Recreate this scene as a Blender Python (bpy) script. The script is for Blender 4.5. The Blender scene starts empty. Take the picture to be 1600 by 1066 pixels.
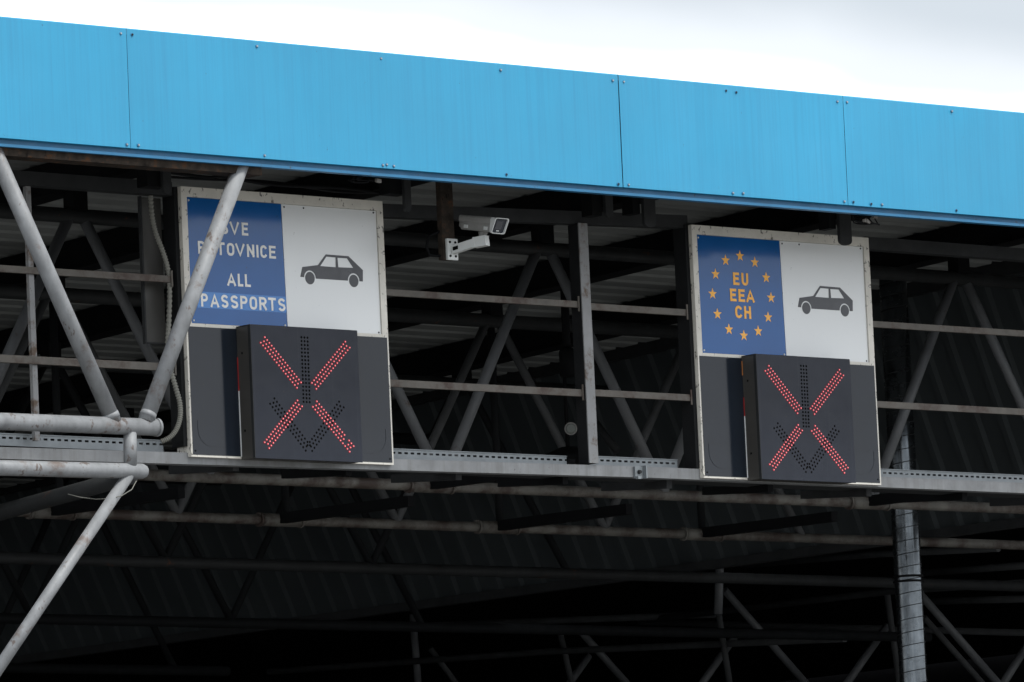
import bpy, bmesh, math, random
from mathutils import Vector, Matrix, Euler, Quaternion
random.seed(7)
R = math.radians
scene = bpy.context.scene
COL = scene.collection

# ------------------------------------------------------------------ camera
cam_d = bpy.data.cameras.new('camera')
cam = bpy.data.objects.new('camera', cam_d); COL.objects.link(cam)
cam_d.sensor_width = 36.0
cam_d.lens = 10513.17 / 1600 * 36.0
cam_d.clip_start = 0.5; cam_d.clip_end = 3000
cam.location = (-24.5536, -30.6178, -4.0432)
_yaw, _pitch, _roll = R(41.5205), R(6.7481), R(-2.6086)
_f = Vector((math.sin(_yaw)*math.cos(_pitch), math.cos(_yaw)*math.cos(_pitch), math.sin(_pitch)))
_r = Vector((math.cos(_yaw), -math.sin(_yaw), 0)); _u = _r.cross(_f)
_r2 = math.cos(_roll)*_r + math.sin(_roll)*_u
_u2 = -math.sin(_roll)*_r + math.cos(_roll)*_u
cam.rotation_euler = Matrix((_r2, _u2, -_f)).transposed().to_euler()
scene.camera = cam

# ------------------------------------------------------------------ sky, sun, exposure
SUN_EL, SUN_AZ = R(60), R(162)          # azimuth clockwise from +Y
world = bpy.data.worlds.new('World'); scene.world = world
world.use_nodes = True
nt = world.node_tree; N = nt.nodes; L = nt.links
N.clear()
out = N.new('ShaderNodeOutputWorld'); bg = N.new('ShaderNodeBackground'); bg.inputs['Strength'].default_value = 0.1
L.new(bg.outputs[0], out.inputs[0])
sky = N.new('ShaderNodeTexSky'); sky.sky_type = 'NISHITA'; sky.sun_disc = False
sky.sun_elevation = SUN_EL; sky.sun_rotation = SUN_AZ; sky.dust_density = 3.0
tc = N.new('ShaderNodeTexCoord')
mp = N.new('ShaderNodeMapping'); mp.inputs['Scale'].default_value = (1, 1, 2.2); mp.inputs['Location'].default_value = (0.0, 0.0, 0.0)
L.new(tc.outputs['Generated'], mp.inputs[0])
cn = N.new('ShaderNodeTexNoise'); cn.inputs['Scale'].default_value = 4.2; cn.inputs['Detail'].default_value = 4; cn.inputs['Roughness'].default_value = .45
L.new(mp.outputs[0], cn.inputs['Vector'])
cr = N.new('ShaderNodeValToRGB')
cr.color_ramp.elements[0].position = .36; cr.color_ramp.elements[0].color = (6.3, 6.9, 7.8, 1)
cr.color_ramp.elements[1].position = .62; cr.color_ramp.elements[1].color = (12.5, 12.6, 12.8, 1)
L.new(cn.outputs[0], cr.inputs[0])
# brighter cloud low over the horizon, greyer higher up
# a soft grey bank of cloud lying along a tilted band of the sky
dp = N.new('ShaderNodeVectorMath'); dp.operation = 'DOT_PRODUCT'; dp.inputs[1].default_value = (0.0161, -0.2320, 0.9726)
L.new(tc.outputs['Generated'], dp.inputs[0])
cn2 = N.new('ShaderNodeTexNoise'); cn2.inputs['Scale'].default_value = 22; cn2.inputs['Detail'].default_value = 3
L.new(mp.outputs[0], cn2.inputs['Vector'])
ad = N.new('ShaderNodeMath'); ad.operation = 'MULTIPLY_ADD'; ad.inputs[1].default_value = .010
L.new(cn2.outputs[0], ad.inputs[0]); L.new(dp.outputs['Value'], ad.inputs[2])
hr = N.new('ShaderNodeValToRGB'); hr.color_ramp.interpolation = 'EASE'
el = hr.color_ramp.elements
el[0].position = .0; el[0].color = (1, 1, 1, 1); el[1].position = 1.0; el[1].color = (0, 0, 0, 1)
for p_, v_ in ((.04, 1.0), (.16, .17), (.36, .0), (.8, .0)):
    q_ = el.new(p_); q_.color = (v_, v_, v_, 1)
sc_ = N.new('ShaderNodeMapRange'); sc_.inputs['From Min'].default_value = -.005; sc_.inputs['From Max'].default_value = .050
L.new(ad.outputs[0], sc_.inputs['Value']); L.new(sc_.outputs[0], hr.inputs[0])
mid = N.new('ShaderNodeMapRange'); mid.inputs['From Min'].default_value = .03; mid.inputs['From Max'].default_value = .10
L.new(dp.outputs['Value'], mid.inputs['Value'])
mk = N.new('ShaderNodeMix'); mk.data_type = 'RGBA'; mk.inputs['A'].default_value = (4.0, 4.35, 4.7, 1)
L.new(mid.outputs[0], mk.inputs['Factor']); L.new(cr.outputs[0], mk.inputs['B'])
mh = N.new('ShaderNodeMix'); mh.data_type = 'RGBA'; mh.inputs['B'].default_value = (12.5, 12.5, 12.6, 1)
L.new(hr.outputs[0], mh.inputs['Factor']); L.new(mk.outputs['Result'], mh.inputs['A'])
mx = N.new('ShaderNodeMix'); mx.data_type = 'RGBA'; mx.inputs['Factor'].default_value = .93
L.new(sky.outputs[0], mx.inputs['A']); L.new(mh.outputs['Result'], mx.inputs['B'])
L.new(mx.outputs['Result'], bg.inputs['Color'])

sun_d = bpy.data.lights.new('sun', 'SUN'); sun_d.energy = 2.0; sun_d.angle = R(10); sun_d.color = (1, .97, .92)
sun = bpy.data.objects.new('sun', sun_d); COL.objects.link(sun)
_sd = Vector((math.sin(SUN_AZ)*math.cos(SUN_EL), math.cos(SUN_AZ)*math.cos(SUN_EL), math.sin(SUN_EL)))
sun.rotation_euler = _sd.to_track_quat('Z', 'Y').to_euler()
scene.view_settings.view_transform = 'Standard'; scene.view_settings.look = 'None'
scene.view_settings.exposure = 0.85; scene.view_settings.gamma = 1.0

# ------------------------------------------------------------------ materials
def mat(name, base, rough=.5, metal=0., spec=.5, vary=.15, vscale=3., vstretch=(1, 1, 1),
        spots=None, spot_scale=40., spot_amt=.0, rust=0., rust_scale=9., streak=0., streak_col=(.05, .05, .05),
        bump=0., bump_scale=60., streak_scale=45., s_lo=.56, s_hi=.80, rvar=.08, rust_col=(.11, .04, .018)):
    m = bpy.data.materials.new(name); m.use_nodes = True
    nt = m.node_tree; N = nt.nodes; L = nt.links
    b = N['Principled BSDF']
    b.inputs['Roughness'].default_value = rough; b.inputs['Metallic'].default_value = metal
    b.inputs['Specular IOR Level'].default_value = spec
    tc = N.new('ShaderNodeTexCoord')
    def noise(scale, stretch=(1, 1, 1), detail=5, r=.6):
        mp = N.new('ShaderNodeMapping'); mp.inputs['Scale'].default_value = stretch
        L.new(tc.outputs['Object'], mp.inputs[0])
        n = N.new('ShaderNodeTexNoise'); n.inputs['Scale'].default_value = scale
        n.inputs['Detail'].default_value = detail; n.inputs['Roughness'].default_value = r
        L.new(mp.outputs[0], n.inputs['Vector']); return n.outputs[0]
    def rng(sock, a, c, lo=0., hi=1.):
        r = N.new('ShaderNodeMapRange'); r.inputs['From Min'].default_value = a; r.inputs['From Max'].default_value = c
        r.inputs['To Min'].default_value = lo; r.inputs['To Max'].default_value = hi
        L.new(sock, r.inputs['Value']); return r.outputs[0]
    def mix(fac, a, bcol):
        x = N.new('ShaderNodeMix'); x.data_type = 'RGBA'
        L.new(fac, x.inputs['Factor'])
        if isinstance(a, tuple): x.inputs['A'].default_value = (*a, 1)
        else: L.new(a, x.inputs['A'])
        if isinstance(bcol, tuple): x.inputs['B'].default_value = (*bcol, 1)
        else: L.new(bcol, x.inputs['B'])
        return x.outputs['Result']
    lo = tuple(c*(1-vary) for c in base); hi = tuple(min(1, c*(1+vary)) for c in base)
    c = mix(rng(noise(vscale, vstretch), .3, .7), lo, hi)
    if streak:
        c = mix(rng(noise(streak_scale, (1, 1, .018), 5, .75), s_lo, s_hi, 0, streak), c, streak_col)
    if spot_amt:
        c = mix(rng(noise(spot_scale, (1, 1, .6), 3, .75), .72-.12*spot_amt, .76-.1*spot_amt, 0, .85), c, spots or (.03, .028, .025))
    if rust:
        c = mix(rng(noise(rust_scale, (1, 1, 1), 7, .72), .66-.22*rust, .74-.16*rust), c, rust_col)
    L.new(c, b.inputs['Base Color'])
    rr = rng(noise(vscale*3), .3, .7, max(.02, rough-rvar), min(1, rough+rvar*1.2)); L.new(rr, b.inputs['Roughness'])
    if bump:
        bp = N.new('ShaderNodeBump'); bp.inputs['Strength'].default_value = bump; bp.inputs['Distance'].default_value = .004
        L.new(noise(bump_scale, (1, 1, 1), 4), bp.inputs['Height']); L.new(bp.outputs[0], b.inputs['Normal'])
    return m
def glow(name, col, s):
    m = bpy.data.materials.new(name); m.use_nodes = True; b = m.node_tree.nodes['Principled BSDF']
    b.inputs['Base Color'].default_value = (*[c*.4 for c in col], 1); b.inputs['Emission Color'].default_value = (*col, 1)
    b.inputs['Emission Strength'].default_value = s; return m

M = dict(
 fascia=mat('blue_painted_sheet', (.0145, .232, .40), .5, vary=.09, vscale=.6, streak=.38, s_lo=.44, s_hi=.74, streak_scale=38, streak_col=(.012, .135, .27), spot_amt=.16, spot_scale=26, spots=(.02, .08, .14)),
 trim=mat('blue_trim_paint', (.010, .115, .235), .5, vary=.15, spot_amt=.55, spot_scale=20),
 white_frame=mat('dirty_white_paint', (.60, .58, .52), .5, vary=.12, vscale=6, spot_amt=1.0, spot_scale=34),
 white_panel=mat('white_sign_film', (.68, .70, .70), .24, vary=.015, vscale=2, rvar=.012, spot_amt=.10, spot_scale=30, streak=.06, streak_col=(.4, .4, .38)),
 blue_panel=mat('blue_sign_film', (.010, .086, .275), .11, spec=.38, rvar=.012, vary=.06, vscale=4, spot_amt=.12, spot_scale=40),
 blue_patch=mat('bright_blue_film', (.04, .18, .47), .24, vary=.04),
 white_letter=mat('white_letter_film', (.70, .70, .67), .4, vary=.08, vscale=12),
 yellow=mat('orange_yellow_film', (.86, .42, .055), .4, vary=.08),
 dark_film=mat('dark_grey_film', (.04, .043, .05), .35, vary=.08, vscale=14),
 panel_grey=mat('glossy_charcoal_sheet', (.0105, .0145, .021), .12, spec=.28, rvar=.012, vary=.10, vscale=3, spot_amt=.16, spot_scale=22, streak=.25, streak_col=(.02, .02, .022)),
 box_front=mat('charcoal_front_sheet', (.0115, .0145, .0225), .36, spec=.22, vary=.10, vscale=4, spot_amt=.12, spot_scale=24, streak=.22, streak_col=(.06, .06, .07)),
 box_side=mat('brown_grey_box_side', (.046, .044, .040), .4, vary=.15, vscale=3, spot_amt=.18, spot_scale=16),
 unlit=mat('unlit_black_diode', (.003, .003, .003), .9, spec=.05),
 galv=mat('weathered_galvanised_steel', (.17, .178, .184), .55, .0, spec=.4, vary=.22, vscale=7, vstretch=(2, 2, 1), rust=.46, rust_scale=4.5, rust_col=(.105, .085, .075), spot_amt=1.0, spots=(.075, .055, .045), spot_scale=14, bump=.25),
 beam=mat('grey_beam_paint', (.165, .172, .177), .55, .0, vary=.2, vscale=7, spot_amt=.45, spot_scale=26, streak=.6, s_lo=.46, s_hi=.72, streak_scale=20, streak_col=(.095, .095, .09)),
 tray=mat('galvanised_tray', (.17, .19, .20), .45, .1, vary=.15, vscale=9),
 rail=mat('rust_flecked_rail', (.088, .080, .068), .65, .0, vary=.25, vscale=8, rust=.8, rust_scale=4, spot_amt=.4, rust_col=(.042, .026, .019)),
 post=mat('stained_grey_post', (.18, .184, .186), .55, .0, vary=.2, rust_col=(.075, .048, .03), rust=.62, rust_scale=9, spot_amt=.25, streak=.2),
 dark=mat('dark_steel', (.018, .0195, .0205), .7, spec=.25, vary=.25, vscale=6, spot_amt=.2),
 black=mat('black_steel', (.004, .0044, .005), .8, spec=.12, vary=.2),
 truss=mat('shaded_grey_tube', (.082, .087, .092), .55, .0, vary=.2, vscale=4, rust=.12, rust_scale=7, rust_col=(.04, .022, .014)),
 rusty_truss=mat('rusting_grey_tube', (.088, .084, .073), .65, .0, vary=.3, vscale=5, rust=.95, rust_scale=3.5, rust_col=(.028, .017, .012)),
 dim=mat('dim_far_tube', (.008, .009, .0098), .7, spec=.1, vary=.2),  # far tube copy, the darkness of the deep interior put into its colour
 mid=mat('shadowed_grey_tube', (.020, .0215, .022), .6, spec=.15, vary=.25, vscale=4, rust=.15),  # copy of the tube grey with the shade under the roof put in
 mid2=mat('half_shaded_tube', (.055, .058, .06), .6, spec=.2, vary=.25, vscale=4),  # lighter copy, part of the shade put into the colour
 screw=mat('zinc_screw', (.3, .31, .32), .4, .3, vary=.1),
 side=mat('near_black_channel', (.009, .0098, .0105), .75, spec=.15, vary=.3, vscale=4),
 rust=mat('rusty_iron', (.03, .024, .019), .9, spec=.15, vary=.6, vscale=16, rust=.5, rust_scale=16, rust_col=(.075, .032, .013), spots=(.004, .003, .003), spot_amt=.9, spot_scale=24, bump=1.0, bump_scale=40),
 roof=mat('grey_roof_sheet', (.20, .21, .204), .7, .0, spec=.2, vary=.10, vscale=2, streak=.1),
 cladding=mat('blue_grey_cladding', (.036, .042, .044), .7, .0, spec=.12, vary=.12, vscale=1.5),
 roof_top=mat('roof_outer_skin', (.2, .2, .2), .7),
 cabinet=mat('grey_brown_cabinet', (.036, .035, .031), .5, vary=.12, vscale=3, spot_amt=.2),
 conduit=mat('grey_ribbed_conduit', (.15, .15, .13), .6, vary=.12),
 cam_body=mat('light_grey_casing', (.21, .21, .20), .45, vary=.08, vscale=12, spot_amt=.2, spot_scale=90),
 cam_white=mat('white_casting', (.50, .52, .51), .4, vary=.06),
 lens=mat('dark_lens_glass', (.012, .016, .024), .06, vary=.1),
 duct=mat('spiral_zinc_duct', (.105, .118, .128), .22, .92, vary=.25, vscale=6, vstretch=(3, 3, .6), rust=.08, rust_scale=10, rust_col=(.10, .07, .05)),
 lampface=mat('milky_lamp_glass', (.16, .18, .165), .35, vary=.05),
 asphalt=mat('asphalt', (.16, .158, .152), .85, vary=.2, vscale=.4, bump=.3),
 shade_floor=mat('dark_shade_floor', (.035, .035, .036), .9, spec=.2, vary=.2),  # darker than the ground, to dim the space under the canopy
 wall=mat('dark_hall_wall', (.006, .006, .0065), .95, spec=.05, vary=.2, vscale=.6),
 led_ring=glow('red_diode_rim', (.34, .006, .014), .24), led_core=glow('lit_red_diode', (1., .26, .29), .52),
 red=mat('red_seal', (.30, .015, .015), .5), orange=mat('orange_seal', (.42, .16, .04), .5),
 copper=mat('splice_tape', (.16, .15, .135), .5, vary=.3, vscale=60),
)

# ------------------------------------------------------------------ mesh building
class MB:
    def __init__(s): s.bm = bmesh.new(); s.mi = 0
    def _f(s, vs):
        try:
            f = s.bm.faces.new(vs); f.material_index = s.mi; return f
        except ValueError: return None
    def box(s, x0, x1, y0, y1, z0, z1, bevel=0.):
        v = [s.bm.verts.new((x, y, z)) for x in (x0, x1) for y in (y0, y1) for z in (z0, z1)]
        fs = [s._f([v[i] for i in q]) for q in ((0, 1, 3, 2), (4, 6, 7, 5), (0, 4, 5, 1), (2, 3, 7, 6), (0, 2, 6, 4), (1, 5, 7, 3))]
        if bevel:
            es = list({e for f in fs for e in f.edges})
            bmesh.ops.bevel(s.bm, geom=es, offset=bevel, segments=2, affect='EDGES', profile=.7)
        return s
    def obox(s, c, ax, ay, az, hx, hy, hz):
        c, ax, ay, az = map(Vector, (c, ax, ay, az))
        v = [s.bm.verts.new(c+ax*hx*i+ay*hy*j+az*hz*k) for i in (-1, 1) for j in (-1, 1) for k in (-1, 1)]
        for q in ((0, 1, 3, 2), (4, 6, 7, 5), (0, 4, 5, 1), (2, 3, 7, 6), (0, 2, 6, 4), (1, 5, 7, 3)): s._f([v[i] for i in q])
        return s
    def bar(s, p0, p1, w, h, up=(0, 0, 1)):
        p0, p1 = Vector(p0), Vector(p1); d = p1-p0; l = d.length; d.normalize()
        a = d.cross(Vector(up)).normalized(); u = a.cross(d)
        return s.obox((p0+p1)/2, d, a, u, l/2, w/2, h/2)
    def path(s, pts, r, n=12, caps=True):
        pts = [Vector(p) for p in pts]; k = len(pts)
        rs = r if isinstance(r, (list, tuple)) else [r]*k
        t0 = (pts[1]-pts[0]).normalized()
        a = t0.cross(Vector((0, 0, 1)));
        if a.length < .05: a = t0.cross(Vector((1, 0, 0)))
        a.normalize(); rings = []
        for i in range(k):
            t = (pts[min(k-1, i+1)]-pts[max(0, i-1)]).normalized()
            a = (a-t*a.dot(t)).normalized(); b = t.cross(a)
            rings.append([s.bm.verts.new(pts[i]+(a*math.cos(q)+b*math.sin(q))*rs[i]) for q in (2*math.pi*j/n for j in range(n))])
        for i in range(k-1):
            for j in range(n):
                f = s._f([rings[i][j], rings[i][(j+1) % n], rings[i+1][(j+1) % n], rings[i+1][j]])
                if f: f.smooth = True
        if caps: s._f(rings[0][::-1]); s._f(rings[-1])
        return s
    def tube(s, p0, p1, r, n=14): return s.path([p0, p1], r, n)
    def disc(s, c, r, y1, n=8, sy=-1, dome=.0):     # a small round stud facing -Y
        x, y, z = c
        a = [s.bm.verts.new((x+r*math.cos(q), y, z+r*math.sin(q))) for q in (2*math.pi*j/n for j in range(n))]
        b = [s.bm.verts.new((x+.75*r*math.cos(q), y1, z+.75*r*math.sin(q))) for q in (2*math.pi*j/n for j in range(n))]
        for j in range(n): s._f([a[j], a[(j+1) % n], b[(j+1) % n], b[j]])
        s._f(b); return s
    def prism(s, poly, y0, y1):          # polygon in XZ given as (x, z), extruded in Y
        a = [s.bm.verts.new((x, y0, z)) for x, z in poly]; b = [s.bm.verts.new((x, y1, z)) for x, z in poly]
        n = len(poly)
        for j in range(n): s._f([a[j], a[(j+1) % n], b[(j+1) % n], b[j]])
        fs = [s._f(a), s._f(b)]
        bmesh.ops.triangulate(s.bm, faces=[f for f in fs if f and len(f.verts) > 4])
        return s
    def build(s, name, m, parent=None, label=None):
        bmesh.ops.recalc_face_normals(s.bm, faces=s.bm.faces[:])
        if parent is not None:
            o0 = WORLD.get(parent.name, Vector((0, 0, 0)))
            bmesh.ops.translate(s.bm, vec=-o0, verts=s.bm.verts[:])
        me = bpy.data.meshes.new(name); s.bm.to_mesh(me); s.bm.free()
        for x in (m if isinstance(m, (list, tuple)) else [m]): me.materials.append(x)
        o = bpy.data.objects.new(name, me); COL.objects.link(o)
        if parent is not None: o.parent = parent; WORLD[o.name] = WORLD.get(parent.name, Vector((0, 0, 0)))
        if label: o['label'] = label
        return o
WORLD = {}
def tag(o, label, cat, group=None, kind=None):
    if label: o['label'] = label
    if cat: o['category'] = cat
    if group: o['group'] = group
    if kind: o['kind'] = kind
    return o
def thing(name, loc, label, cat, group=None):
    o = bpy.data.objects.new(name, None); COL.objects.link(o); o.location = loc; o.empty_display_size = .2
    WORLD[o.name] = Vector(loc); return tag(o, label, cat, group)
def kids(o): return [c for c in bpy.data.objects if c.parent == o]
def dup(o, off=(0, 0, 0), parent=None):
    c = o.copy(); COL.objects.link(c); c.parent = parent
    if parent is None: c.location = Vector(o.location)+Vector(off)
    for k in kids(o): dup(k, parent=c)
    return c

GZ = -5.64
# ------------------------------------------------------------------ setting: ground
rd_ = MB(); rd_.box(-40, 60, .5, 60, GZ+.001, GZ+.004); tag(rd_.build('shade_floor', M['shade_floor']), None, None, kind='structure')  # unseen dark ground under the canopy, added to dim the interior
g = MB(); g.box(-600, 600, -600, 600, GZ-.3, GZ); tag(g.build('ground', M['asphalt']), None, None, kind='structure')

# ------------------------------------------------------------------ roof and cladding of the canopy
RZ = lambda y: 2.06-.035*y
def rib_sheet(mb, p, q, pitch, depth, thick=.004, widths=(.55, .12, .21, .12)):
    """trapezoid sheet between edge p0-p1 (along ribs) repeated from p to q"""
    pass
rf = MB()      # trapezoidal ribs run along X, so the profile is stepped in Y
X0, X1 = -6.0, 9.5
y = -.86; prof = []
while y < 16:
    prof += [(y, 0), (y+.16, 0), (y+.18, .035), (y+.23, .035), (y+.25, 0)]; y += .25
def strip(mb, prof, x0, x1, zf, sgn=1):
    a = [mb.bm.verts.new((x0, yy, zf(yy)+h)) for yy, h in prof]; b = [mb.bm.verts.new((x1, yy, zf(yy)+h)) for yy, h in prof]
    for i in range(len(prof)-1): mb._f([a[i], b[i], b[i+1], a[i+1]])
pp = []
for q in prof:
    if not pp or (q[0]-pp[-1][0]) > 1e-4: pp.append(q)
strip(rf, pp, X0, X1, RZ); strip(rf, pp, X0, X1, lambda yy: RZ(yy)+.006)
canopy = thing('canopy_roof', (0, 0, 2), 'ribbed grey metal canopy roof behind the blue fascia, seen from below', 'roof')
rf.build('roof_sheet', M['roof'], canopy)
tp = MB(); tp.obox((1.75, 7.4, RZ(7.4)+.075), (1, 0, 0), Vector((0, 1, -.035)).normalized(), Vector((0, .035, 1)).normalized(), 7.75, 8.2, .02)
tp.build('roof_deck', M['roof_top'], canopy)
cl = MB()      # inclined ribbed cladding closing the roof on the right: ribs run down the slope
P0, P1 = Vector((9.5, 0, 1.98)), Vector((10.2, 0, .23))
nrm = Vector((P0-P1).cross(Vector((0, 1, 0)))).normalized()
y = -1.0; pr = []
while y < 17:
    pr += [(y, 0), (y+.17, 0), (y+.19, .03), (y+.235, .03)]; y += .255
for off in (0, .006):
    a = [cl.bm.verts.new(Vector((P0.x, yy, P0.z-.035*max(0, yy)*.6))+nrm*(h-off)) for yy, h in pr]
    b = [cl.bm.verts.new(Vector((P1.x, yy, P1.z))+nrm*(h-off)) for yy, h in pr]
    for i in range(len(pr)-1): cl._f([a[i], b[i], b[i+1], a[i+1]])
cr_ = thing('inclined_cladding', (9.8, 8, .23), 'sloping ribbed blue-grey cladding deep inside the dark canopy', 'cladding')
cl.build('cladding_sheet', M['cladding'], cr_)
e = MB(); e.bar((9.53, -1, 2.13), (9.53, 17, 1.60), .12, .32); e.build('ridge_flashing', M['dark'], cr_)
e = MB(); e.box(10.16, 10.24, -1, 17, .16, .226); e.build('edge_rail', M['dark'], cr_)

# dark purlins along Y under the roof
for i, x in enumerate((.387, 2.287, 4.187, 6.087, 7.987)):
    lab = ['topmost dark roof purlin in the left bay, above the V of the first truss',
           'dark roof purlin crossing the left bay lower down, running behind the cabinet',
           'dark roof purlin running down-left below the security camera from the middle post',
           'dark roof purlin seen between the middle gantry post and the EU sign',
           'dark roof purlin under the fascia to the right of the EU sign'][i]
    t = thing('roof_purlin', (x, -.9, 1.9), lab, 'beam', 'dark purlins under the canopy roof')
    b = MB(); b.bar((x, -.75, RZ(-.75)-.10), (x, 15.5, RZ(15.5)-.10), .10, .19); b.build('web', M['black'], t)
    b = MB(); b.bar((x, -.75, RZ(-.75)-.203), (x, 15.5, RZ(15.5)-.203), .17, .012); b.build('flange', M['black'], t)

# hall walls closing the dark interior
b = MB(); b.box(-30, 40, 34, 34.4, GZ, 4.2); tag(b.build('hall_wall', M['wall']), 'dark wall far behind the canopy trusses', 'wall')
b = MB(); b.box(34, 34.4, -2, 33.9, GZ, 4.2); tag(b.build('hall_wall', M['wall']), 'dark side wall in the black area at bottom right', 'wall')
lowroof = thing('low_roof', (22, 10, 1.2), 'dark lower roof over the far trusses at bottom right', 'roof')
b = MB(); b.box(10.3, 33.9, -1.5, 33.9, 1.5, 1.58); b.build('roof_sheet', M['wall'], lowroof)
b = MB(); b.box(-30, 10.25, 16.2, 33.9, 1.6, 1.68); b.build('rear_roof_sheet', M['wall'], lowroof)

# ------------------------------------------------------------------ blue fascia
fas = thing('blue_fascia', (1.75, -0.9, 1.63), 'long blue sheet metal fascia along the canopy edge against the white sky', 'fascia')
ZT, ZB, FY = 2.3200, 1.6340, -0.9
seams = [-4.851, -1.065, 2.712, 4.606, 8.382, 12.171]
scr = [(-1.108, 2.29), (-1.025, 2.29), (-0.11, 2.29), (0.829, 2.286), (1.764, 2.284), (2.666, 2.284), (2.755, 2.282), (3.605, 2.286), (3.691, 2.282), (4.556, 2.283), (4.64, 2.285), (5.566, 2.29), (6.918, 2.288), (-2.679, 2.29), (-1.094, 1.652), (-1.01, 1.654), (-0.087, 1.652), (0.808, 1.651), (0.838, 1.656), (0.892, 1.651), (1.772, 1.654), (2.672, 1.65), (2.756, 1.651), (3.621, 1.651), (3.708, 1.655), (4.573, 1.654), (4.651, 1.655), (4.806, 1.652), (4.901, 1.654), (5.559, 1.654), (6.918, 1.654), (-2.679, 1.654)]
for i in range(5):
    a, c = seams[i], seams[i+1]
    b = MB(); dy = 0
    # folded sheet: face, top return, and a slight oil-can wave
    nx = 24
    rows = []
    for (yy, zz) in ((FY+.22, ZT+.012), (FY+.05, ZT+.012), (FY+.004, ZT+.006), (FY, ZT), (FY, ZB+.45), (FY, ZB+.2), (FY, ZB), (FY+.03, ZB-.002)):
        rows.append([b.bm.verts.new((a+.002+(c-a-.004)*k/nx, yy+dy+(.0016*math.sin(k*1.3+i*2)+.001*math.sin(k*.5+zz*5) if yy == FY else 0), zz)) for k in range(nx+1)])
    for r0, r1 in zip(rows, rows[1:]):
        for k in range(nx): b._f([r0[k], r0[k+1], r1[k+1], r1[k]])
    p = b.build('fascia_panel', M['fascia'], fas)
    for (sx, sz) in scr:
        if a < sx < c:
            s = MB(); s.disc((sx, FY+dy-.0005, sz), .011, FY+dy-.004, 10); s.mi = 1; s.disc((sx, FY+dy-.004, sz), .0065, FY+dy-.009, 6)
            s.build('screw', [M['trim'], M['screw'] if (int(sx*100) % 3) else M['dark']], p)
b = MB()
b.box(-5.05, 11.8, FY+.034, FY+.037, ZB-.0445, ZB+.06); b.box(-5.05, 11.8, FY+.016, FY+.0335, ZB-.0445, ZB-.0415); b.box(-5.05, 11.8, FY+.013, FY+.0155, ZB-.046, ZB-.030); b.box(-5.05, 11.8, FY+.0375, FY+.07, ZB-.0445, ZB-.0415)
b.build('trim_strip', M['trim'], fas)
b = MB(); b.box(-5.05, 11.8, FY+.10, FY+.13, 1.80, 2.31); b.build('inner_sheet', M['dark'], fas)

ang = thing('rusty_edge_angle', (-2, -.8, 1.57), 'rusty flaking steel angle under the blue fascia above the left struts', 'steel angle')
b = MB(); b.box(-5.05, -.07, -.85, -.838, 1.545, 1.60); b.box(-5.05, -.07, -.8375, -.73, 1.545, 1.557); b.box(-5.05, -.07, -.742, -.730, 1.5575, 1.68); b.build('angle', M['rust'], ang)

# ------------------------------------------------------------------ gantry carrying the signs
gan = thing('sign_gantry', (3, .05, 0), 'pale grey steel gantry frame with rails that holds both lane signs', 'gantry')
b = MB(); b.bar((-4, .06, -.044), (3.56, .06, .024), .08, .068); b.bar((3.56, .06, .0245), (9.3, .06, .0245), .08, .068); b.build('bottom_beam', M['beam'], gan)
b = MB()
for a, c, z0, z1 in ((-4, -.032, 1.548, 1.628), (5.66, 9.3, 1.535, 1.615)): b.box(a, c, .03, .11, z0, z1)
b.bar((1.56, .07, 1.553), (4.1, .07, 1.625), .08, .08); b.build('top_beam', M['dark'], gan)
b = MB(); b.box(3.148, 3.222, .0, .010, .064, 1.56, .002); pf = b.build('post', M['post'], gan)
b = MB(); b.box(3.152, 3.218, .0105, .105, .064, 1.555); b.build('post_shaded_side', M['side'], pf)  # left side of the post, its shade put into a near-black colour
b = MB(); b.box(-1.092, -1.056, .058, .085, .064, 1.545); b.build('post', M['post'], gan)
b = MB(); b.box(7.9, 7.94, .058, .085, .064, 1.53); b.build('post', M['post'], gan)
for (a, c, z0, z1, zz0, zz1) in ((-3.9, -.06, 1.03, 1.07, .505, .55), (1.575, 3.147, 1.034, 1.074, .48, .524), (3.223, 4.06, 1.025, 1.066, .487, .528), (5.65, 7.899, 1.028, 1.068, .507, .549)):
    for u, v in ((z0, z1), (zz0, zz1)):
        r = MB(); r.box(a, c, .03, .055, u, v, .002)
        r.box(c-.012, c, .022, .028, u-.025, v+.03); r.build('rail', M['rail'], gan)
# perforated cable tray standing behind the beam
def tray(a, c, zt, y0=.125):
    b = MB()
    b.box(a, c, y0, y0+.003, zt-.018, zt); b.box(a, c, y0, y0+.003, zt-.07, zt-.030); b.box(a, c, y0+.004, y0+.05, zt-.068, zt-.065)
    x = a
    while x < c-.02: b.box(x, x+.021, y0+.0002, y0+.0028, zt-.0299, zt-.0181); x += .05
    b.box(a, c, y0-.006, y0-.0005, zt-.003, zt+.002)
    return b.build('cable_tray', M['tray'], gan)
tray(-4, -.10, .106); tray(1.585, 3.07, .116); tray(3.23, 4.0, .124); tray(5.68, 9.2, .122)
b = MB(); b.box(-4, 9.3, .105, .30, -.008, -.003); b.build('floor_plate', M['dark'], gan)
for k in range(13):
    x = -3.05+.87*k
    b = MB(); b.bar((x, .11, -.035), (x, .72, .01), .045, .05); b.build('outrigger', M['black'] if k % 2 else M['dark'], gan)
cp = thing('beam_clamp', (3.56, 0, 0), 'small galvanised clamp bracket on the beam left of the EU sign', 'clamp')
b = MB(); b.box(3.525, 3.59, .0, .018, -.02, .055, .003); b.box(3.59, 3.60, -.03, .018, -.02, .06); b.box(3.525, 3.55, -.025, -.001, -.025, -.008); b.build('bracket', M['tray'], cp)
b = MB(); b.disc((3.555, -.0005, .02), .014, -.018, 8); b.build('bolt', M['dark'], cp)

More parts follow.
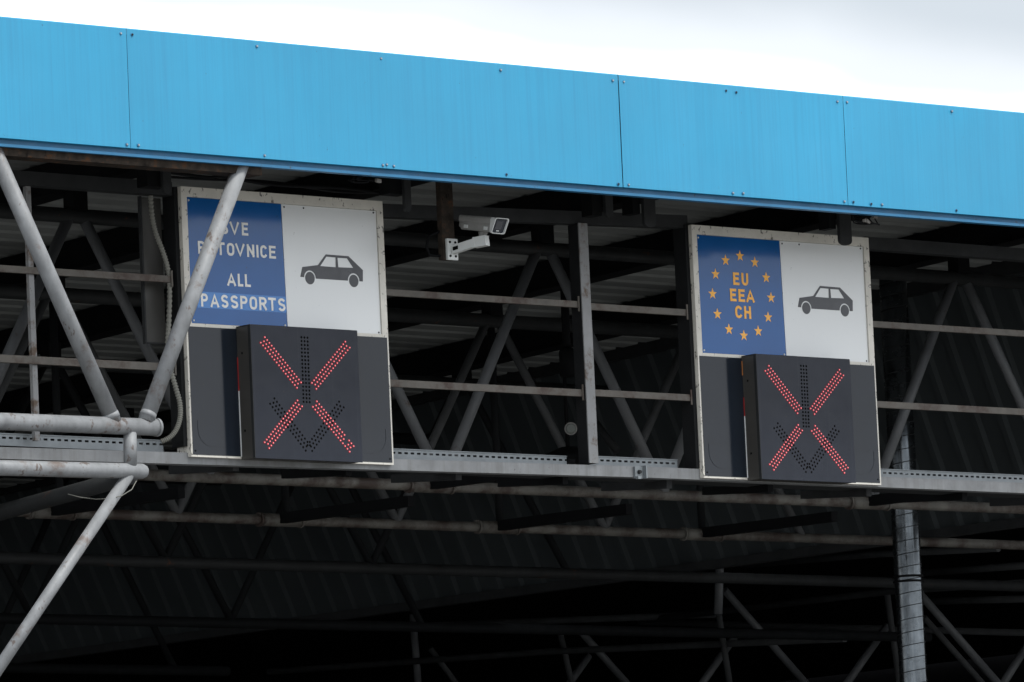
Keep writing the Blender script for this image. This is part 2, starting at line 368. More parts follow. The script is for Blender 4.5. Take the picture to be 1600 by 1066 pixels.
# ------------------------------------------------------------------ lettering drawn with strokes (mono-line condensed capitals)
def arc(cx, cz, rx, rz, a0, a1, n=8): return [(cx+rx*math.cos(R(a0+(a1-a0)*i/n)), cz+rz*math.sin(R(a0+(a1-a0)*i/n))) for i in range(n+1)]
def ob(w, r): return arc(w-r, 1-r, r, r, 0, 90, 5)+arc(r, 1-r, r, r, 90, 180, 5)+arc(r, r, r, r, 180, 270, 5)+arc(w-r, r, r, r, 270, 360, 5)
def glyph(ch, w):
    r = w*.5
    G = {'E': [[(w, 1), (0, 1), (0, 0), (w, 0)], [(0, .52), (w*.85, .52)]], 'V': [[(0, 1), (w/2, 0), (w, 1)]], 'L': [[(0, 1), (0, 0), (w, 0)]],
         'A': [[(0, 0), (w/2, 1), (w, 0)], [(w*.2, .28), (w*.8, .28)]], 'T': [[(0, 1), (w, 1)], [(w/2, 1), (w/2, 0)]], 'I': [[(w/2, 1), (w/2, 0)]],
         'N': [[(0, 0), (0, 1)], [(w, 0), (w, 1)], [(0, .96), (w, .04)]], 'H': [[(0, 0), (0, 1)], [(w, 0), (w, 1)], [(0, .52), (w, .52)]],
         'O': [ob(w, r*.9)+[ob(w, r*.9)[0]]], 'U': [[(0, 1)]+arc(r, r, r, r, 180, 360, 9)+[(w, 1)]],
         'C': [arc(r, 1-r, r, r, 15, 180, 8)+arc(r, r, r, r, 180, 345, 8)],
         'P': [[(0, 0), (0, 1)], [(.02, 1), (w*.55, 1)]+arc(w*.55, .74, w*.45, .26, 90, -90, 8)+[(.02, .48)]],
         'R': [[(0, 0), (0, 1)], [(.02, 1), (w*.55, 1)]+arc(w*.55, .74, w*.45, .26, 90, -90, 8)+[(.02, .48)], [(w*.5, .48), (w, 0)]],
         'S': [arc(r, .74, r, .26, 20, 180, 7)+[(w*.12, .58), (w*.88, .43)]+arc(r, .26, r, .26, 0, -160, 7)]}
    return G[ch]
def stroke(mb, pts, t, y0, y1, cap=False):
    P = []
    for x, z in pts:
        if not P or (Vector((x, z))-P[-1]).length > 1e-5: P.append(Vector((x, z)))
    closed = (P[0]-P[-1]).length < 1e-4
    if cap and not closed:
        P[0] = P[0]+(P[0]-P[1]).normalized()*t/2; P[-1] = P[-1]+(P[-1]-P[-2]).normalized()*t/2
    if closed: P = P[:-1]
    n = len(P); Lf, Rt = [], []
    for i in range(n):
        a = P[i-1] if (i > 0 or closed) else None; c = P[(i+1) % n] if (i < n-1 or closed) else None
        d0 = (P[i]-a).normalized() if a is not None else None; d1 = (c-P[i]).normalized() if c is not None else None
        if d0 is None: d0 = d1
        if d1 is None: d1 = d0
        n0 = Vector((-d0.y, d0.x)); n1 = Vector((-d1.y, d1.x)); m = (n0+n1)
        m = m.normalized() if m.length > 1e-3 else n0
        k = min(1/max(.25, m.dot(n0)), 1.42)
        Lf.append(P[i]+m*t/2*k); Rt.append(P[i]-m*t/2*k)
    q = [[mb.bm.verts.new((v.x, yy, v.y)) for v in S] for S in (Lf, Rt) for yy in (y0, y1)]   # L0 L1 R0 R1
    for i in range(n if closed else n-1):
        j = (i+1) % n
        mb._f([q[0][i], q[0][j], q[2][j], q[2][i]]); mb._f([q[1][i], q[1][j], q[3][j], q[3][i]])
        mb._f([q[0][i], q[0][j], q[1][j], q[1][i]]); mb._f([q[2][i], q[2][j], q[3][j], q[3][i]])
    if not closed:
        mb._f([q[0][0], q[1][0], q[3][0], q[2][0]]); mb._f([q[0][-1], q[1][-1], q[3][-1], q[2][-1]])
def write(items, z0, h, t, ox, y0):
    """items: (letter, left, right) outer extents"""
    mb = MB()
    for ch, a, c in items:
        w = max(c-a-t, .001)
        for k, st in enumerate(glyph(ch, w/(h-t))):
            stroke(mb, [(ox+a+t/2+x*(h-t), z0+t/2+z*(h-t)) for x, z in st], t, y0-.0022-.0004*k, y0-.0002, ch not in 'SC')
    return mb

# ------------------------------------------------------------------ lane signs
CAR = [(.893, 1.108), (.911, 1.168), (1.033, 1.186), (1.097, 1.254), (1.274, 1.252), (1.383, 1.173), (1.379, 1.104), (1.352, 1.104)] \
    + arc(1.308, 1.104, .046, .046, 0, 180, 10)[1:-1] + [(1.261, 1.103), (1.013, 1.103)] + arc(.967, 1.104, .046, .046, 0, 180, 10)[1:-1] + [(.921, 1.107)]
W1 = [(1.051, 1.181), (1.101, 1.240), (1.173, 1.239), (1.171, 1.180)]
W2 = [(1.188, 1.238), (1.262, 1.238), (1.308, 1.183), (1.191, 1.181)]
def holed(outer, holes, ox, oz, y0, y1, name, m, parent):
    cu = bpy.data.curves.new(name, 'CURVE'); cu.dimensions = '2D'; cu.fill_mode = 'BOTH'; cu.extrude = abs(y1-y0)/2
    for poly in [outer]+holes:
        sp = cu.splines.new('POLY'); sp.points.add(len(poly)-1); sp.use_cyclic_u = True
        for p, (x, z) in zip(sp.points, poly): p.co = (x+ox, z+oz, 0, 1)
    o = bpy.data.objects.new(name, cu); COL.objects.link(o)
    dg = bpy.context.evaluated_depsgraph_get(); dg.update()
    me = bpy.data.meshes.new_from_object(o.evaluated_get(dg))
    bpy.data.objects.remove(o); bpy.data.curves.remove(cu)
    for v in me.vertices: x, z, d = v.co; v.co = Vector((x, (y0+y1)/2-d, z))-WORLD[parent.name]
    me.materials.clear(); me.materials.append(m); me.name = name
    o = bpy.data.objects.new(name, me); COL.objects.link(o); o.parent = parent; WORLD[o.name] = WORLD[parent.name]
    return o
W, S = 1.553, 4.0934
def lane_sign(ox, label, eu):
    t = thing('lane_sign', (ox+W/2, .06, 0), label, 'sign', 'lane signs on the gantry')
    b = MB()
    b.box(ox, ox+.043, -.010, .12, .0, 1.6); b.box(ox+W-.046, ox+W, -.010, .12, .0, 1.6)
    b.box(ox+.0431, ox+W-.0461, -.010, .12, 1.541, 1.6); b.box(ox+.0431, ox+W-.0461, -.010, .12, .0, .012); b.box(ox+.0431, ox+W-.0461, -.008, .05, .768, .79)
    b.build('frame', M['white_frame'], t)
    b = MB(); b.box(ox-.03, ox-.002, .02, .13, .064, 1.6); b.build('side_channel', M['side'], t)
    b = MB(); b.box(ox+W+.002, ox+W+.012, .02, .13, .064, 1.6); b.build('side_channel', M['side'], t)
    b = MB(); b.box(ox+.044, ox+W-.047, .012, .11, .013, 1.54); b.build('back_sheet', M['dark'], t)
    b = MB(); b.prism([(ox+.0445, .792), (ox+.777, .792), (ox+.766, 1.539), (ox+.0445, 1.539)], .0, .01)
    bl = b.build('blue_panel', M['blue_panel'], t)
    b = MB(); b.prism([(ox+.7805, .780), (ox+W-.0475, .780), (ox+W-.0475, 1.539), (ox+.7695, 1.539)], .0, .01)
    wh = b.build('white_panel', M['white_panel'], t)
    for x, z in ((.062, 1.522), (.066, .808), (.76, .81)): b = MB(); b.disc((ox+x, -.0003, z), .007, -.004, 8); b.build('rivet', M['cam_white'], bl)
    for x, z in ((.79, 1.523), (1.485, 1.528), (1.488, .80), (.94, 1.525)): b = MB(); b.disc((ox+x, -.0003, z), .006, -.003, 8); b.build('rivet', M['black'], wh)
    if not eu:
        b = MB(); b.prism([(ox+.098, .886), (ox+.776, .886), (ox+.775, .982), (ox+.096, .982)], -.0012, -.0002); b.build('film_patch', M['blue_patch'], bl)
        lines = [([('S', .300, .352), ('V', .366, .436), ('E', .457, .505)], 1.334, .077, -.0),
                 ([('P', .119, .170), ('U', .186, .240), ('T', .258, .320), ('O', .337, .393), ('V', .402, .472), ('N', .490, .545), ('I', .562, .572), ('C', .592, .643), ('E', .659, .710)], 1.207, .076, -.0),
                 ([('A', .330, .395), ('L', .411, .451), ('L', .465, .508)], 1.027, .075, -.0),
                 ([('P', .125, .176), ('A', .196, .260), ('S', .277, .331), ('S', .349, .405), ('P', .422, .476), ('O', .493, .549), ('R', .566, .622), ('T', .636, .694), ('S', .711, .766)], .893, .078, -.0013)]
        for it, z0, h, y0 in lines: write(it, z0, h, .0145, ox, y0).build('lettering', M['white_letter'], bl)
    else:
        for it, z0 in (([('E', .346, .398), ('U', .419, .476)], 1.236), ([('E', .313, .366), ('E', .385, .440), ('A', .452, .523)], 1.131), ([('C', .350, .410), ('H', .428, .486)], 1.025)):
            write(it, z0, .080, .0165, ox, 0).build('lettering', M['yellow'], bl)
        cx, cz, r = .416, 1.170, .2535
        for k in range(12):
            a = R(90-30*k); sx, sz = ox+cx+r*math.cos(a), cz+r*math.sin(a); b = MB()
            rim = [[b.bm.verts.new((sx+q*(.0375 if j % 2 == 0 else .0152)*math.cos(R(90+36*j)), yy, sz+q*(.0375 if j % 2 == 0 else .0152)*math.sin(R(90+36*j)))) for j in range(10)] for yy, q in ((-.0009, 1), (-.0003, 1))]
            ctr = b.bm.verts.new((sx, -.0009, sz))
            for j in range(10): b._f([rim[0][j], rim[0][(j+1) % 10], ctr]); b._f([rim[0][j], rim[1][j], rim[1][(j+1) % 10], rim[0][(j+1) % 10]])
            b.build('star', M['yellow'], bl)
    oz = .013 if eu else 0.; dx = .008 if eu else 0.
    c = holed(CAR, [W1, W2], ox+dx, oz, -.0018, -.0002, 'car_picture', M['dark_film'], wh)
    for wx in (.967, 1.308):
        b = MB(); b.prism([(ox+dx+wx+.0365*math.cos(q), 1.104+oz+.038*math.sin(q)) for q in (2*math.pi*j/28 for j in range(28))], -.0018, -.0002); b.build('wheel_picture', M['dark_film'], wh)
    # glossy charcoal lower sheet with a pressed bead near its corners
    b = MB(); b.box(ox+.012, ox+W-.012, -.0125, -.0104, .0125, .7695)
    lp = b.build('lower_panel', M['panel_grey'], t)
    for sg in (0, 1):
        fx = (lambda x: ox+x) if sg == 0 else (lambda x: ox+W-x)
        pts = [(fx(x), z) for x, z in [(.055, .215)]+[(.055, .16)]+arc(.155, .165, .10, .10, 180, 270, 8)+[(.33, .065)]]
        b = MB(); stroke(b, pts, .0035, -.0145, -.0126); b.build('pressed_bead', M['panel_grey'], lp)
        b = MB(); b.disc((fx(.03), -.0126, .035), .006, -.016, 8); b.build('rivet', M['black'], lp)
    if eu:
        b = MB(); b.box(ox+.0125, ox+W-.0125, -.0142, -.0126, .222, .2265); b.build('reflection_line', M['panel_grey'], lp)  # edge of a reflection built as a thin raised line, no joint here
    return t
lane_sign(0, 'sign reading SVE PUTOVNICE ALL PASSPORTS beside a car picture, partly behind a grey strut', False)
lane_sign(S, 'sign reading EU EEA CH inside a ring of orange stars beside a car picture', True)

# ------------------------------------------------------------------ red cross lane signal boxes
bx0, bw, bz0, bz1, BD = .3705, .8247, -.0113, .7799, .135
def lane_signal(ox, label, gap, bands):
    YF = -BD-.012
    t = thing('lane_signal', (ox+bw/2, -.08, bz0), label, 'lane signal', 'red cross lane signals')
    b = MB(); b.box(ox+.003, ox+bw-.003, YF+.006, -.013, bz0+.003, bz1-.003, .003); hs = b.build('housing', M['box_side'], t)
    b = MB(); b.box(ox, ox+bw, YF, YF+.0055, bz0, bz1, .0015); fr = b.build('front_panel', M['box_front'], t)
    b = MB(); b.box(ox-.002, ox+.002, YF-.002, YF+.02, bz0+.002, bz1+.002); b.box(ox, ox+bw, YF+.004, -.016, bz1-.0025, bz1+.0025); b.build('edge_trim', M['dark'], t)
    for mi_, z0, z1 in bands:
        b = MB(); b.box(ox, ox+.0029, -.020, -.014, z0, z1); b.build('seal_strip', (M['white_panel'], M['red'], M['orange'])[mi_], t)
    for x, z in ((ox+.0029, .62), (ox+.0029, .16)): b = MB(); b.obox((x, -.06, z), (1, 0, 0), (0, 1, 0), (0, 0, 1), .003, .006, .006); b.build('bolt', M['black'], hs)
    s = 0.0236
    def bar(p, q, name, lit, n, stag=True, parent=fr):
        mb = MB(); p, q = Vector(p), Vector(q); d = (q-p); l = d.length; d.normalize(); nn = Vector((-d.y, d.x))
        for r in (-1, 0, 1):
            cnt = n if (r != 0 or not stag) else n-1
            for k in range(cnt):
                u = (k+(.5 if (stag and r == 0) else 0))*l/(n-1)
                c = p+d*u+nn*r*s
                if lit:
                    if gap and name_i == 3 and k == n-4 and r != -1: continue
                    mb.mi = 0; mb.disc((ox+c.x, YF-.0003, c.y), .0082, YF-.003, 10); mb.mi = 1; mb.disc((ox+c.x, YF-.0031, c.y), .0040, YF-.0055, 8)
                else: mb.disc((ox+c.x, YF-.0003, c.y), .0074, YF-.002, 8)
        return mb.build(name, [M['led_ring'], M['led_core']] if lit else [M['unlit']], parent)
    for name_i, (p, q) in enumerate((((.091, .692), (.354, .434)), ((.742, .692), (.470, .434)), ((.354, .325), (.090, .067)), ((.470, .325), (.740, .067)))):
        bar(p, q, 'red_light_bar', True, 17)
    name_i = -1
    bar((.413, .721), (.4095, .336), 'unlit_arrow_shaft', False, 18, False)
    bar((.146, .331), (.404, .062), 'unlit_arrow_barb', False, 15); bar((.677, .331), (.419, .062), 'unlit_arrow_barb', False, 15)
    return t
lane_signal(bx0, 'charcoal box with lit red cross below the ALL PASSPORTS sign', True, ((0, .01, .40), (1, .401, .60)))
lane_signal(S+bx0, 'charcoal box with lit red cross below the EU EEA CH sign', False, ((0, .01, .40), (1, .401, .52), (2, .66, .75)))

# ------------------------------------------------------------------ outer tube frame at the left (one welded frame)
of = thing('outer_strut_frame', (-1.05, -.82, -.3), 'pale grey tubular strut frame with V braces crossing in front of the left sign', 'strut frame')
OY = -1.1
b = MB(); b.tube((-3.813, -0.820, 0.038), (-0.902, -0.820, 0.051), .049, 20); b.tube((-0.902, -0.820, 0.051), (-0.886, -0.820, 0.051), .053, 20); b.build('upper_chord', M['galv'], of)
b = MB(); b.path([(-3.824, -0.820, -0.237), (-1.012, -0.820, -0.203), (-0.989, -0.820, -0.203), (-0.973, -0.820, -0.203)], [.044, .044, .034, .012], 20); b.build('lower_chord', M['galv'], of)
b = MB(); b.path([(-1.996, -0.820, 1.610), (-1.200, -0.820, 0.069)], .046, 20); b.build('brace', M['galv'], of)
b = MB(); b.path([(-0.190, -0.820, 1.613), (-0.975, -0.820, 0.078)], .046, 20); b.build('brace', M['galv'], of)
b = MB(); b.tube((-1.088, -0.820, 0.015), (-1.095, -0.820, -0.175), .038, 18); b.build('stub', M['galv'], of)
b = MB(); b.path([(-1.109, -0.820, -0.226), (-2.314, -0.780, -1.636)], .034, 16); b.build('lower_strut', M['galv'], of)
b = MB(); b.path([(-1.032, -0.750, -0.224), (-1.081, -0.300, -0.267), (-1.141, 0.600, -0.341)], .048, 16); b.build('inner_tie', M['mid'], of)  # same steel as the frame, its shade put into a darker colour
for p_, q_ in (((-1.227, -0.820, 0.123), (-1.213, -0.820, 0.094)), ((-0.947, -0.820, 0.133), (-0.962, -0.820, 0.104))):
    b = MB(); b.path([p_, q_], [.0468, .0495], 20); b.build('weld_bead', M['galv'], of)
wire = MB(); wire.path([(-1.393, -0.620, -0.323), (-1.346, -0.670, -0.345), (-1.271, -0.720, -0.359), (-1.258, -0.820, -0.365), (-1.205, -0.870, -0.354), (-1.130, -0.870, -0.315), (-1.080, -0.850, -0.264)], .0028, 6)
tag(wire.build('loose_wire', M['conduit']), 'thin loose wire drooping beneath the left tube joint', 'wire')

# ------------------------------------------------------------------ trusses of the space frame
def truss(Y, top0, zt, zb, n, x0, x1, rt, rb, rd, m1, m2, label, verts=False, sleeves=(), xb=None):
    t = thing('lattice_truss', ((x0+x1)/2, Y, zb), label, 'truss', 'lattice trusses under the canopy roof')
    b = MB(); b.tube((x0, Y, zt), (x1, Y, zt), rt, 14); b.build('top_chord', M['mid'], t)
    b = MB(); b.tube((x0, Y, zb), (xb or x1, Y, zb), rb, 14); b.build('bottom_chord', m2, t)
    for k in range(n):
        x = top0+1.9*k
        if not (x0-.2 < x < x1): continue
        for s in (-1, 1):
            if x+s*.95 > x1 or x+s*.95 < x0: continue
            b = MB(); b.tube((x+s*.05, Y, zt), (x+s*.95, Y, zb+.02), rd, 12); b.build('diagonal', m1, t)
        b = MB(); b.box(x-.055, x+.055, Y-.05, Y+.05, zt+rt*.7, RZ(Y)-.212); b.build('stub_post', M['black'], t)
        if verts: b = MB(); b.tube((x, Y+.02, zt), (x, Y+.02, zb), rd*.9, 10); b.build('hanger', M['dim'], t)
    for x in sleeves:
        b = MB(); b.tube((x-.17, Y, zb), (x+.17, Y, zb), rb*1.3, 10); b.tube((x-.185, Y, zb), (x-.165, Y, zb), rb*1.45, 12); b.tube((x+.165, Y, zb), (x+.185, Y, zb), rb*1.42, 12)
        b.build('node_sleeve', M['rusty_truss'], t)
        b = MB(); b.bar((x, Y-.04, zb+.01), (x+.05, Y-1.3, zb+.0), .06, .07); b.build('cross_tie', M['black'], t)
    return t
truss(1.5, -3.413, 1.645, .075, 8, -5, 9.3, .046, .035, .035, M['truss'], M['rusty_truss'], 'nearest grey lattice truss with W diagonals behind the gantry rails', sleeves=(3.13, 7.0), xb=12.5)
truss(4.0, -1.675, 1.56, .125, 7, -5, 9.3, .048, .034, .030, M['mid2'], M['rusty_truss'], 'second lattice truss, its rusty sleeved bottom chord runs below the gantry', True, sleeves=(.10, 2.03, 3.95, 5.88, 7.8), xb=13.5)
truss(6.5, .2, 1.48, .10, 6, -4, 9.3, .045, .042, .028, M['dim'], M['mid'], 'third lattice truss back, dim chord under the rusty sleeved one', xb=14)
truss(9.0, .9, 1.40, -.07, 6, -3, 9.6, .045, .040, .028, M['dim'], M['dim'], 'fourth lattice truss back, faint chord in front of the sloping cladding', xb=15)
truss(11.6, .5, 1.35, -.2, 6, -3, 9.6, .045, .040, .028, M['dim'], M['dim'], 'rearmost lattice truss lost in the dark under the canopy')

# far trusses running inward under the lower roof (bottom of the picture)
def far(label, chords, diags, r=.032, rd=.036):
    p = chords[0][0]
    t = thing('far_truss', p, label, 'truss', 'far trusses in the dark lower bay')
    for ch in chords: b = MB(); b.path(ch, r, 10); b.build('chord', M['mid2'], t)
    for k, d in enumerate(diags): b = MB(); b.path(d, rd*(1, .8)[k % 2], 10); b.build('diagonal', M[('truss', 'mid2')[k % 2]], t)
far('far dark truss left of the spiral duct with one long steep diagonal', [[(17.985, 15.800, 0.713), (16.544, 11.000, 0.527), (16.475, 9.000, 0.431)], [(17.984, 15.800, 0.701), (18.509, 11.000, 0.188)]],
    [[(16.457, 13.000, 0.718), (17.447, 13.000, -0.147)], [(16.356, 13.000, 0.613), (16.474, 13.000, -0.185)], [(17.513, 14.000, 0.419), (16.960, 14.000, -0.130)], [(17.483, 12.000, 0.744), (17.602, 12.000, -0.254)], [(17.970, 12.500, 0.378), (17.300, 12.500, -0.274)]])
far('far dark truss right of the spiral duct', [[(15.951, 10.000, 0.583), (15.968, 8.500, 0.520)], [(16.431, 10.500, 0.390), (16.463, 9.000, 0.284)]],
    [[(15.381, 9.500, 0.379), (16.337, 9.500, -0.437)], [(16.950, 11.000, 0.305), (17.741, 11.000, -0.360)], [(17.232, 10.000, 0.027), (16.805, 10.000, -0.421)]])
far('far dark truss at the bottom middle, nearest the bottom left strut', [[(16.908, 20.000, 0.563), (17.021, 16.000, 0.428), (16.167, 11.200, 0.125)], [(17.906, 20.000, 1.003), (17.849, 14.600, 0.665)]],
    [[(17.393, 16.000, 0.637), (18.044, 16.000, 0.068)], [(17.146, 16.000, 0.639), (17.286, 16.000, 0.061)], [(17.950, 16.500, 0.440), (17.647, 16.500, 0.135)], [(17.269, 18.000, 0.630), (17.649, 18.000, 0.224)], [(17.071, 18.000, 0.952), (17.101, 18.000, 0.218)]])
far('far dark chords rising gently behind the top of the spiral duct', [[(12.672, 9.500, 0.646), (12.267, 7.500, 0.522), (12.101, 6.400, 0.432)], [(14.800, 11.000, 0.718), (14.443, 9.000, 0.613), (14.450, 7.600, 0.527)]], [[(12.682, 9.000, 0.718), (12.612, 9.000, 0.082)]], .03)

# long ties seen through the openings
for i, (p, q, lab) in enumerate((((10.469, 4.600, 1.553), (10.667, 3.600, 0.493), 'dark sloping tie seen between the rails to the right of the EU sign'),
                  ((11.318, 5.200, 1.669), (11.922, 4.900, 0.487), 'thinner dark tie crossing behind the right rails'),
                  ((7.351, 4.600, 0.995), (7.400, 4.400, 0.747), 'short dark tie low behind the middle of the gantry'))):
    b = MB(); b.tube(p, q, (.045, .02, .03)[i], 10); tag(b.build('tie_rod', M['dark']), lab, 'tie rod', 'ties between the trusses')

# ------------------------------------------------------------------ hangers from the roof in front of the gantry
def hanger(px0, px1, ztop, zbot, zt2, x2a, x2b, label, m=M['black']):
    t = thing('roof_hanger', ((px0+px1)/2, -.25, zbot), label, 'hanger', 'dark steel hangers below the fascia')
    b = MB(); b.box(px0, px1, -.24, -.14, zbot, ztop); b.build('block', m, t)
    b = MB(); b.prism([(x2a, ztop), (x2a, zt2+.03)]+[((x2a+x2b)/2-(x2b-x2a)/2*math.cos(q), zt2+.03-.03*math.sin(q)) for q in (math.pi*j/8 for j in range(1, 8))]+[(x2b, zt2+.03), (x2b, ztop)], -.268, -.2425); b.build('tab', M['dark'] if m is M['black'] else m, t)
hanger(-.43, -.27, 2.05, 1.545, 1.50, -.335, -.275, 'dark hanger above the left cabinet')
hanger(1.42, 1.56, 2.05, 1.61, 1.50, 1.512, 1.562, 'dark hanger with rounded tab right of the ALL PASSPORTS sign top')
hanger(3.05, 3.13, 2.05, 1.57, 1.56, 3.138, 3.20, 'dark paired hanger right above the middle gantry post')
hanger(3.39, 3.45, 2.05, 1.60, 1.515, 3.458, 3.555, 'dark hanger with light edge right of the middle gantry post')
hanger(5.08, 5.135, 2.05, 1.60, 1.495, 5.142, 5.245, 'black hanger with rounded end overlapping the top of the EU sign')
cpst = thing('camera_post', (1.81, -.25, 1.22), 'rusty brown square post hanging from the roof behind the security camera', 'post')
b = MB(); b.box(1.795, 1.892, -.27, -.225, 1.225, 2.05, .004); b.build('post', M['rust'], cpst)

# ------------------------------------------------------------------ security camera
cc = thing('security_camera', (1.82, -.30, 1.23), 'pale grey security camera on a white wall bracket between the two signs', 'security camera')
b = MB(); b.box(1.812, 1.895, -.292, -.272, 1.222, 1.352, .004); pl = b.build('wall_plate', M['cam_white'], cc)
for x in (1.832, 1.875):
    for z in (1.246, 1.330): b = MB(); b.disc((x, -.2922, z), .0085, -.297, 10); b.build('bolt', M['black'], pl)
b = MB(); b.bar((1.855, -.29, 1.282), (1.91, -.44, 1.312), .040, .05); b.bar((1.915, -.425, 1.312), (1.945, -.505, 1.318), .052, .062); ar = b.build('arm', M['cam_white'], cc)
for cx_, cy_, cz_ in ((1.846, -.325, 1.290), (1.903, -.455, 1.318)): b = MB(); b.obox((cx_, cy_, cz_), Vector((.34, -.94, .18)).normalized(), Vector((.94, .34, 0)).normalized(), (0, 0, 1), .018, .0025, .011); b.build('slot', M['unlit'], ar)
b = MB(); b.path([(1.945, -.465, 1.33), (1.945, -.465, 1.385)], [.026, .02], 12); b.path([(1.942, -.45, 1.372), (1.947, -.49, 1.370)], .02, 10); b.build('swivel', M['cam_body'], cc)
az = R(176); ax = Vector((math.sin(az), math.cos(az), -.20)).normalized(); sd = ax.cross(Vector((0, 0, 1))).normalized()*.88; up = sd.cross(ax)*.95
c0 = Vector((1.950, -.475, 1.420))
def cs(mb, prof0, t0, prof1, t1):
    a = [mb.bm.verts.new(c0+ax*t0+sd*x+up*z) for x, z in prof0]; b_ = [mb.bm.verts.new(c0+ax*t1+sd*x+up*z) for x, z in prof1]; n = len(a)
    for j in range(n): mb._f([a[j], a[(j+1) % n], b_[(j+1) % n], b_[j]])
    mb._f(a); mb._f(b_)
def rrect(hw, z0, z1, r, n=4): return arc(hw-r, z1-r, r, r, 0, 90, n)+arc(-hw+r, z1-r, r, r, 90, 180, n)+arc(-hw+r, z0+r, r, r, 180, 270, n)+arc(hw-r, z0+r, r, r, 270, 360, n)
b = MB(); cs(b, rrect(.05, -.052, .040, .014), -.15, rrect(.056, -.052, .044, .014), .105); cs(b, rrect(.04, -.035, .03, .012), -.175, rrect(.045, -.045, .035, .012), -.1505); b.build('housing', M['cam_body'], cc)
b = MB(); cs(b, rrect(.060, .002, .054, .016), -.165, rrect(.065, .0, .0575, .016), .107); b.build('sunshield', M['cam_body'], cc)
b = MB()                # flared front frame with slanted edge
o_ = rrect(.066, -.058, .058, .016, 4); i_ = rrect(.060, -.052, .053, .013, 4)
def sl(z): return .128+.30*(z+.05)*.9
va = [b.bm.verts.new(c0+ax*.108+sd*x*.95+up*z*.95) for x, z in o_]; vb = [b.bm.verts.new(c0+ax*sl(z)+sd*x+up*z) for x, z in o_]; vc = [b.bm.verts.new(c0+ax*sl(z)+sd*x+up*z) for x, z in i_]; vd = [b.bm.verts.new(c0+ax*.110+sd*x*.95+up*z*.95) for x, z in i_]
n = len(o_)
for p_, q_ in ((va, vb), (vb, vc), (vc, vd)):
    for j in range(n): b._f([p_[j], p_[(j+1) % n], q_[(j+1) % n], q_[j]])
b.build('front_frame', M['cam_white'], cc)
b = MB(); wa = [b.bm.verts.new(c0+ax*(sl(z)-.012)+sd*x*.99+up*z*.99) for x, z in i_]; b._f(wa)
wb = [b.bm.verts.new(c0+ax*(sl(z)-.020)+sd*x*.97+up*z*.97) for x, z in i_]; b._f(wb); [b._f([wa[j], wa[(j+1) % n], wb[(j+1) % n], wb[j]]) for j in range(n)]; wn = b.build('window', M['lens'], cc)
b = MB(); b.obox(c0+ax*(sl(.004)-.0108)+up*.004+sd*.004, ax, sd, (up+ax*.27).normalized(), .0012, .030, .026); b.build('lens_hood', M['dark_film'], wn)
b = MB(); b.obox(c0+ax*(sl(-.037)-.0108)-up*.037, ax, sd, (up+ax*.27).normalized(), .0008, .012, .0035); b.build('mark', M['cam_white'], wn)
b = MB()
for tt in (-.10, .07): b.obox(c0+ax*tt-sd*.058-up*.026, ax, sd, up, .014, .005, .012); b.obox(c0+ax*tt+sd*.058-up*.026, ax, sd, up, .014, .005, .012)
b.build('latch', M['cam_white'], cc)
b = MB(); b.path([(1.80, -.24, 1.40), (1.74, -.2, 1.37), (1.725, -.2, 1.30), (1.74, -.21, 1.255), (1.80, -.24, 1.25)], .009, 8); b.build('cable', M['black'], cc)

# ------------------------------------------------------------------ cabinet and conduit at the left
cb = thing('cable_cabinet', (-.11, .16, .68), 'narrow grey-brown cabinet hanging left of the ALL PASSPORTS sign', 'cabinet')
b = MB(); b.box(-.185, -.035, .14, .17, .685, 1.545, .003); b.build('body', M['cabinet'], cb)
b = MB(); b.box(-.197, -.1855, .13, .155, .675, 1.55); b.box(-.185, -.035, .13, .1395, .676, .684); b.build('edge_strip', M['dark'], cb)
pts = [(-0.174, 0.060, 1.542), (-0.166, 0.060, 1.414), (-0.142, 0.060, 1.316), (-0.107, 0.050, 1.218), (-0.074, 0.050, 1.114), (-0.066, 0.050, 0.981), (-0.088, 0.040, 0.809), (-0.121, 0.020, 0.653), (-0.140, -0.020, 0.516), (-0.115, -0.030, 0.406), (-0.087, -0.030, 0.309), (-0.089, -0.030, 0.226), (-0.110, -0.020, 0.159), (-0.145, 0.000, 0.111), (-0.189, 0.030, 0.086)]
def smooth(P, k):
    P = [Vector(p) for p in P]; o = []
    for i in range(len(P)-1):
        a, b_, c, d = P[max(0, i-1)], P[i], P[i+1], P[min(len(P)-1, i+2)]
        for j in range(k):
            t = j/k; o.append(.5*((2*b_)+(c-a)*t+(2*a-5*b_+4*c-d)*t*t+(3*b_-a-3*c+d)*t**3))
    return o+[P[-1]]
sp = smooth(pts, 24); b = MB(); b.path(sp, [.0165 if i % 4 < 2 else .0125 for i in range(len(sp))], 10)
tag(b.build('flexible_conduit', M['conduit']), 'ribbed flexible conduit winding down beside the left cabinet', 'conduit')

# ------------------------------------------------------------------ spiral duct
DX, DY, DR = 8.835, 3.0, .098
sd_ = thing('spiral_duct', (DX, DY, GZ), 'tall galvanised spiral seam duct standing at the right', 'duct')
b = MB(); b.path([(DX, DY, GZ), (DX, DY, -2), (DX, DY, .6), (DX, DY, 1.93)], DR, 36); b.build('pipe', M['duct'], sd_)
b = MB(); b.path([(DX+DR*math.cos(a), DY+DR*math.sin(a), -1.8+.092*a/(2*math.pi)) for a in (2*math.pi*k/28 for k in range(28*40))], .0032, 5); b.build('seam', M['dark'], sd_)
for z in (-.245, -.28):
    b = MB(); b.path([(DX+(DR+.004)*math.cos(a), DY+(DR+.004)*math.sin(a), z) for a in (2*math.pi*k/32 for k in range(33))], .009, 6); b.build('collar', M['black'], sd_)

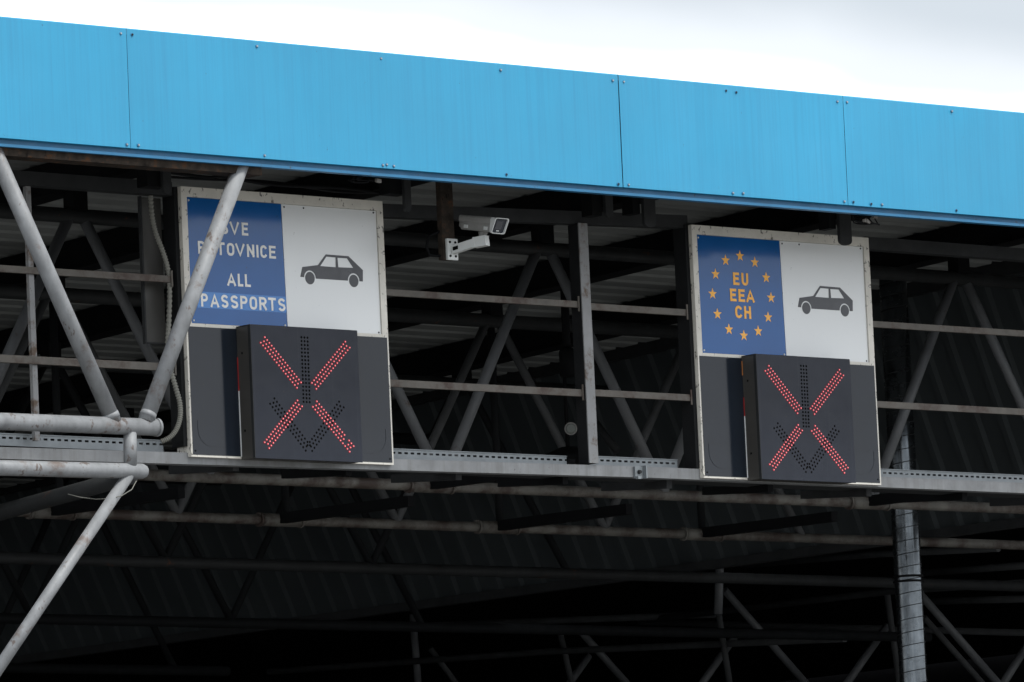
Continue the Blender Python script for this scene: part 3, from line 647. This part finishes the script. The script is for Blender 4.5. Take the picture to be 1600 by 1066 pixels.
# ------------------------------------------------------------------ lamps and cable splices
rl = thing('round_lamp', (5.345, 2.600, 0.638), 'small round pale lamp hanging low to the left of the middle post', 'lamp')
c = Vector((5.345, 2.600, 0.638)); dirv = (cam.location-c).normalized()
b = MB(); b.path([c-dirv*.05, c-dirv*.01, c+dirv*.006], [.03, .043, .043], 24); b.build('rim', M['cam_body'], rl)
b = MB(); b.path([c+dirv*.0065, c+dirv*.012], [.034, .028], 24); b.build('glass', M['lampface'], rl)
b = MB(); b.path([c+Vector((0, .04, .0)), c+Vector((0, .04, .45))], .012, 8); b.path([c+Vector((0, .04, 0)), c+Vector((0, .04, -.16))], .014, 8); b.build('stem', M['black'], rl)
b = MB(); b.path([c+Vector((0, .04, -.12)), c+Vector((0, .04, -.17)), c+Vector((0, .04, -.23))], [.05, .17, .22], 16); b.build('shade', M['black'], rl)
c = Vector((5.343, 2.600, 1.349)); pd = thing('pendant_light', c, 'black pendant fixture hanging left of the middle gantry post', 'pendant light')
b = MB(); b.path([c+Vector((0, 0, .25)), c+Vector((0, 0, -.17))], .028, 10); b.build('rod', M['black'], pd)
b = MB(); b.path([c+Vector((0, 0, -.17)), c+Vector((0, 0, -.19)), c+Vector((0, 0, -.36))], [.04, .055, .055], 14); b.build('body', M['black'], pd)
for p, lab in (((0.786, -0.800, 1.592), 'tangle of taped wires under the fascia above the ALL PASSPORTS sign'), ((4.859, -0.800, 1.579), 'tangle of taped wires under the fascia above the EU sign')):
    c = Vector(p); t = thing('wire_splice', c, lab, 'wires', 'wire tangles under the fascia')
    b = MB()
    for k in range(6):
        q = [c+Vector((random.uniform(-.13, .13), random.uniform(-.02, .06), random.uniform(-.035, .035))) for _ in range(5)]
        q[0].z = c.z+.05; q[-1].z = c.z+.05; b.path(smooth(q, 5), .0045, 6)
    b.build('wires', M['black'], t)
    b = MB()
    for k in range(3):
        q = c+Vector((random.uniform(-.06, .06), -.01, random.uniform(-.03, .02))); b.bar(q, q+Vector((.04, .01, random.uniform(-.02, .02))), .018, .02)
    b.build('tape', M['copper'], t)
# two thin cables looped above the left sign
b = MB(); b.path(smooth([(-.25, -.12, 1.66), (.1, -.12, 1.645), (.25, -.12, 1.655), (.6, -.12, 1.63), (1.1, -.12, 1.64), (1.5, -.12, 1.63)], 8), .010, 8)
b.path(smooth([(-.25, -.11, 1.63), (.15, -.11, 1.635), (.6, -.11, 1.648), (1.1, -.11, 1.62), (1.5, -.11, 1.635)], 8), .008, 8)
tag(b.build('cable_run', M['black']), 'black cables running along the top of the ALL PASSPORTS sign', 'cable')
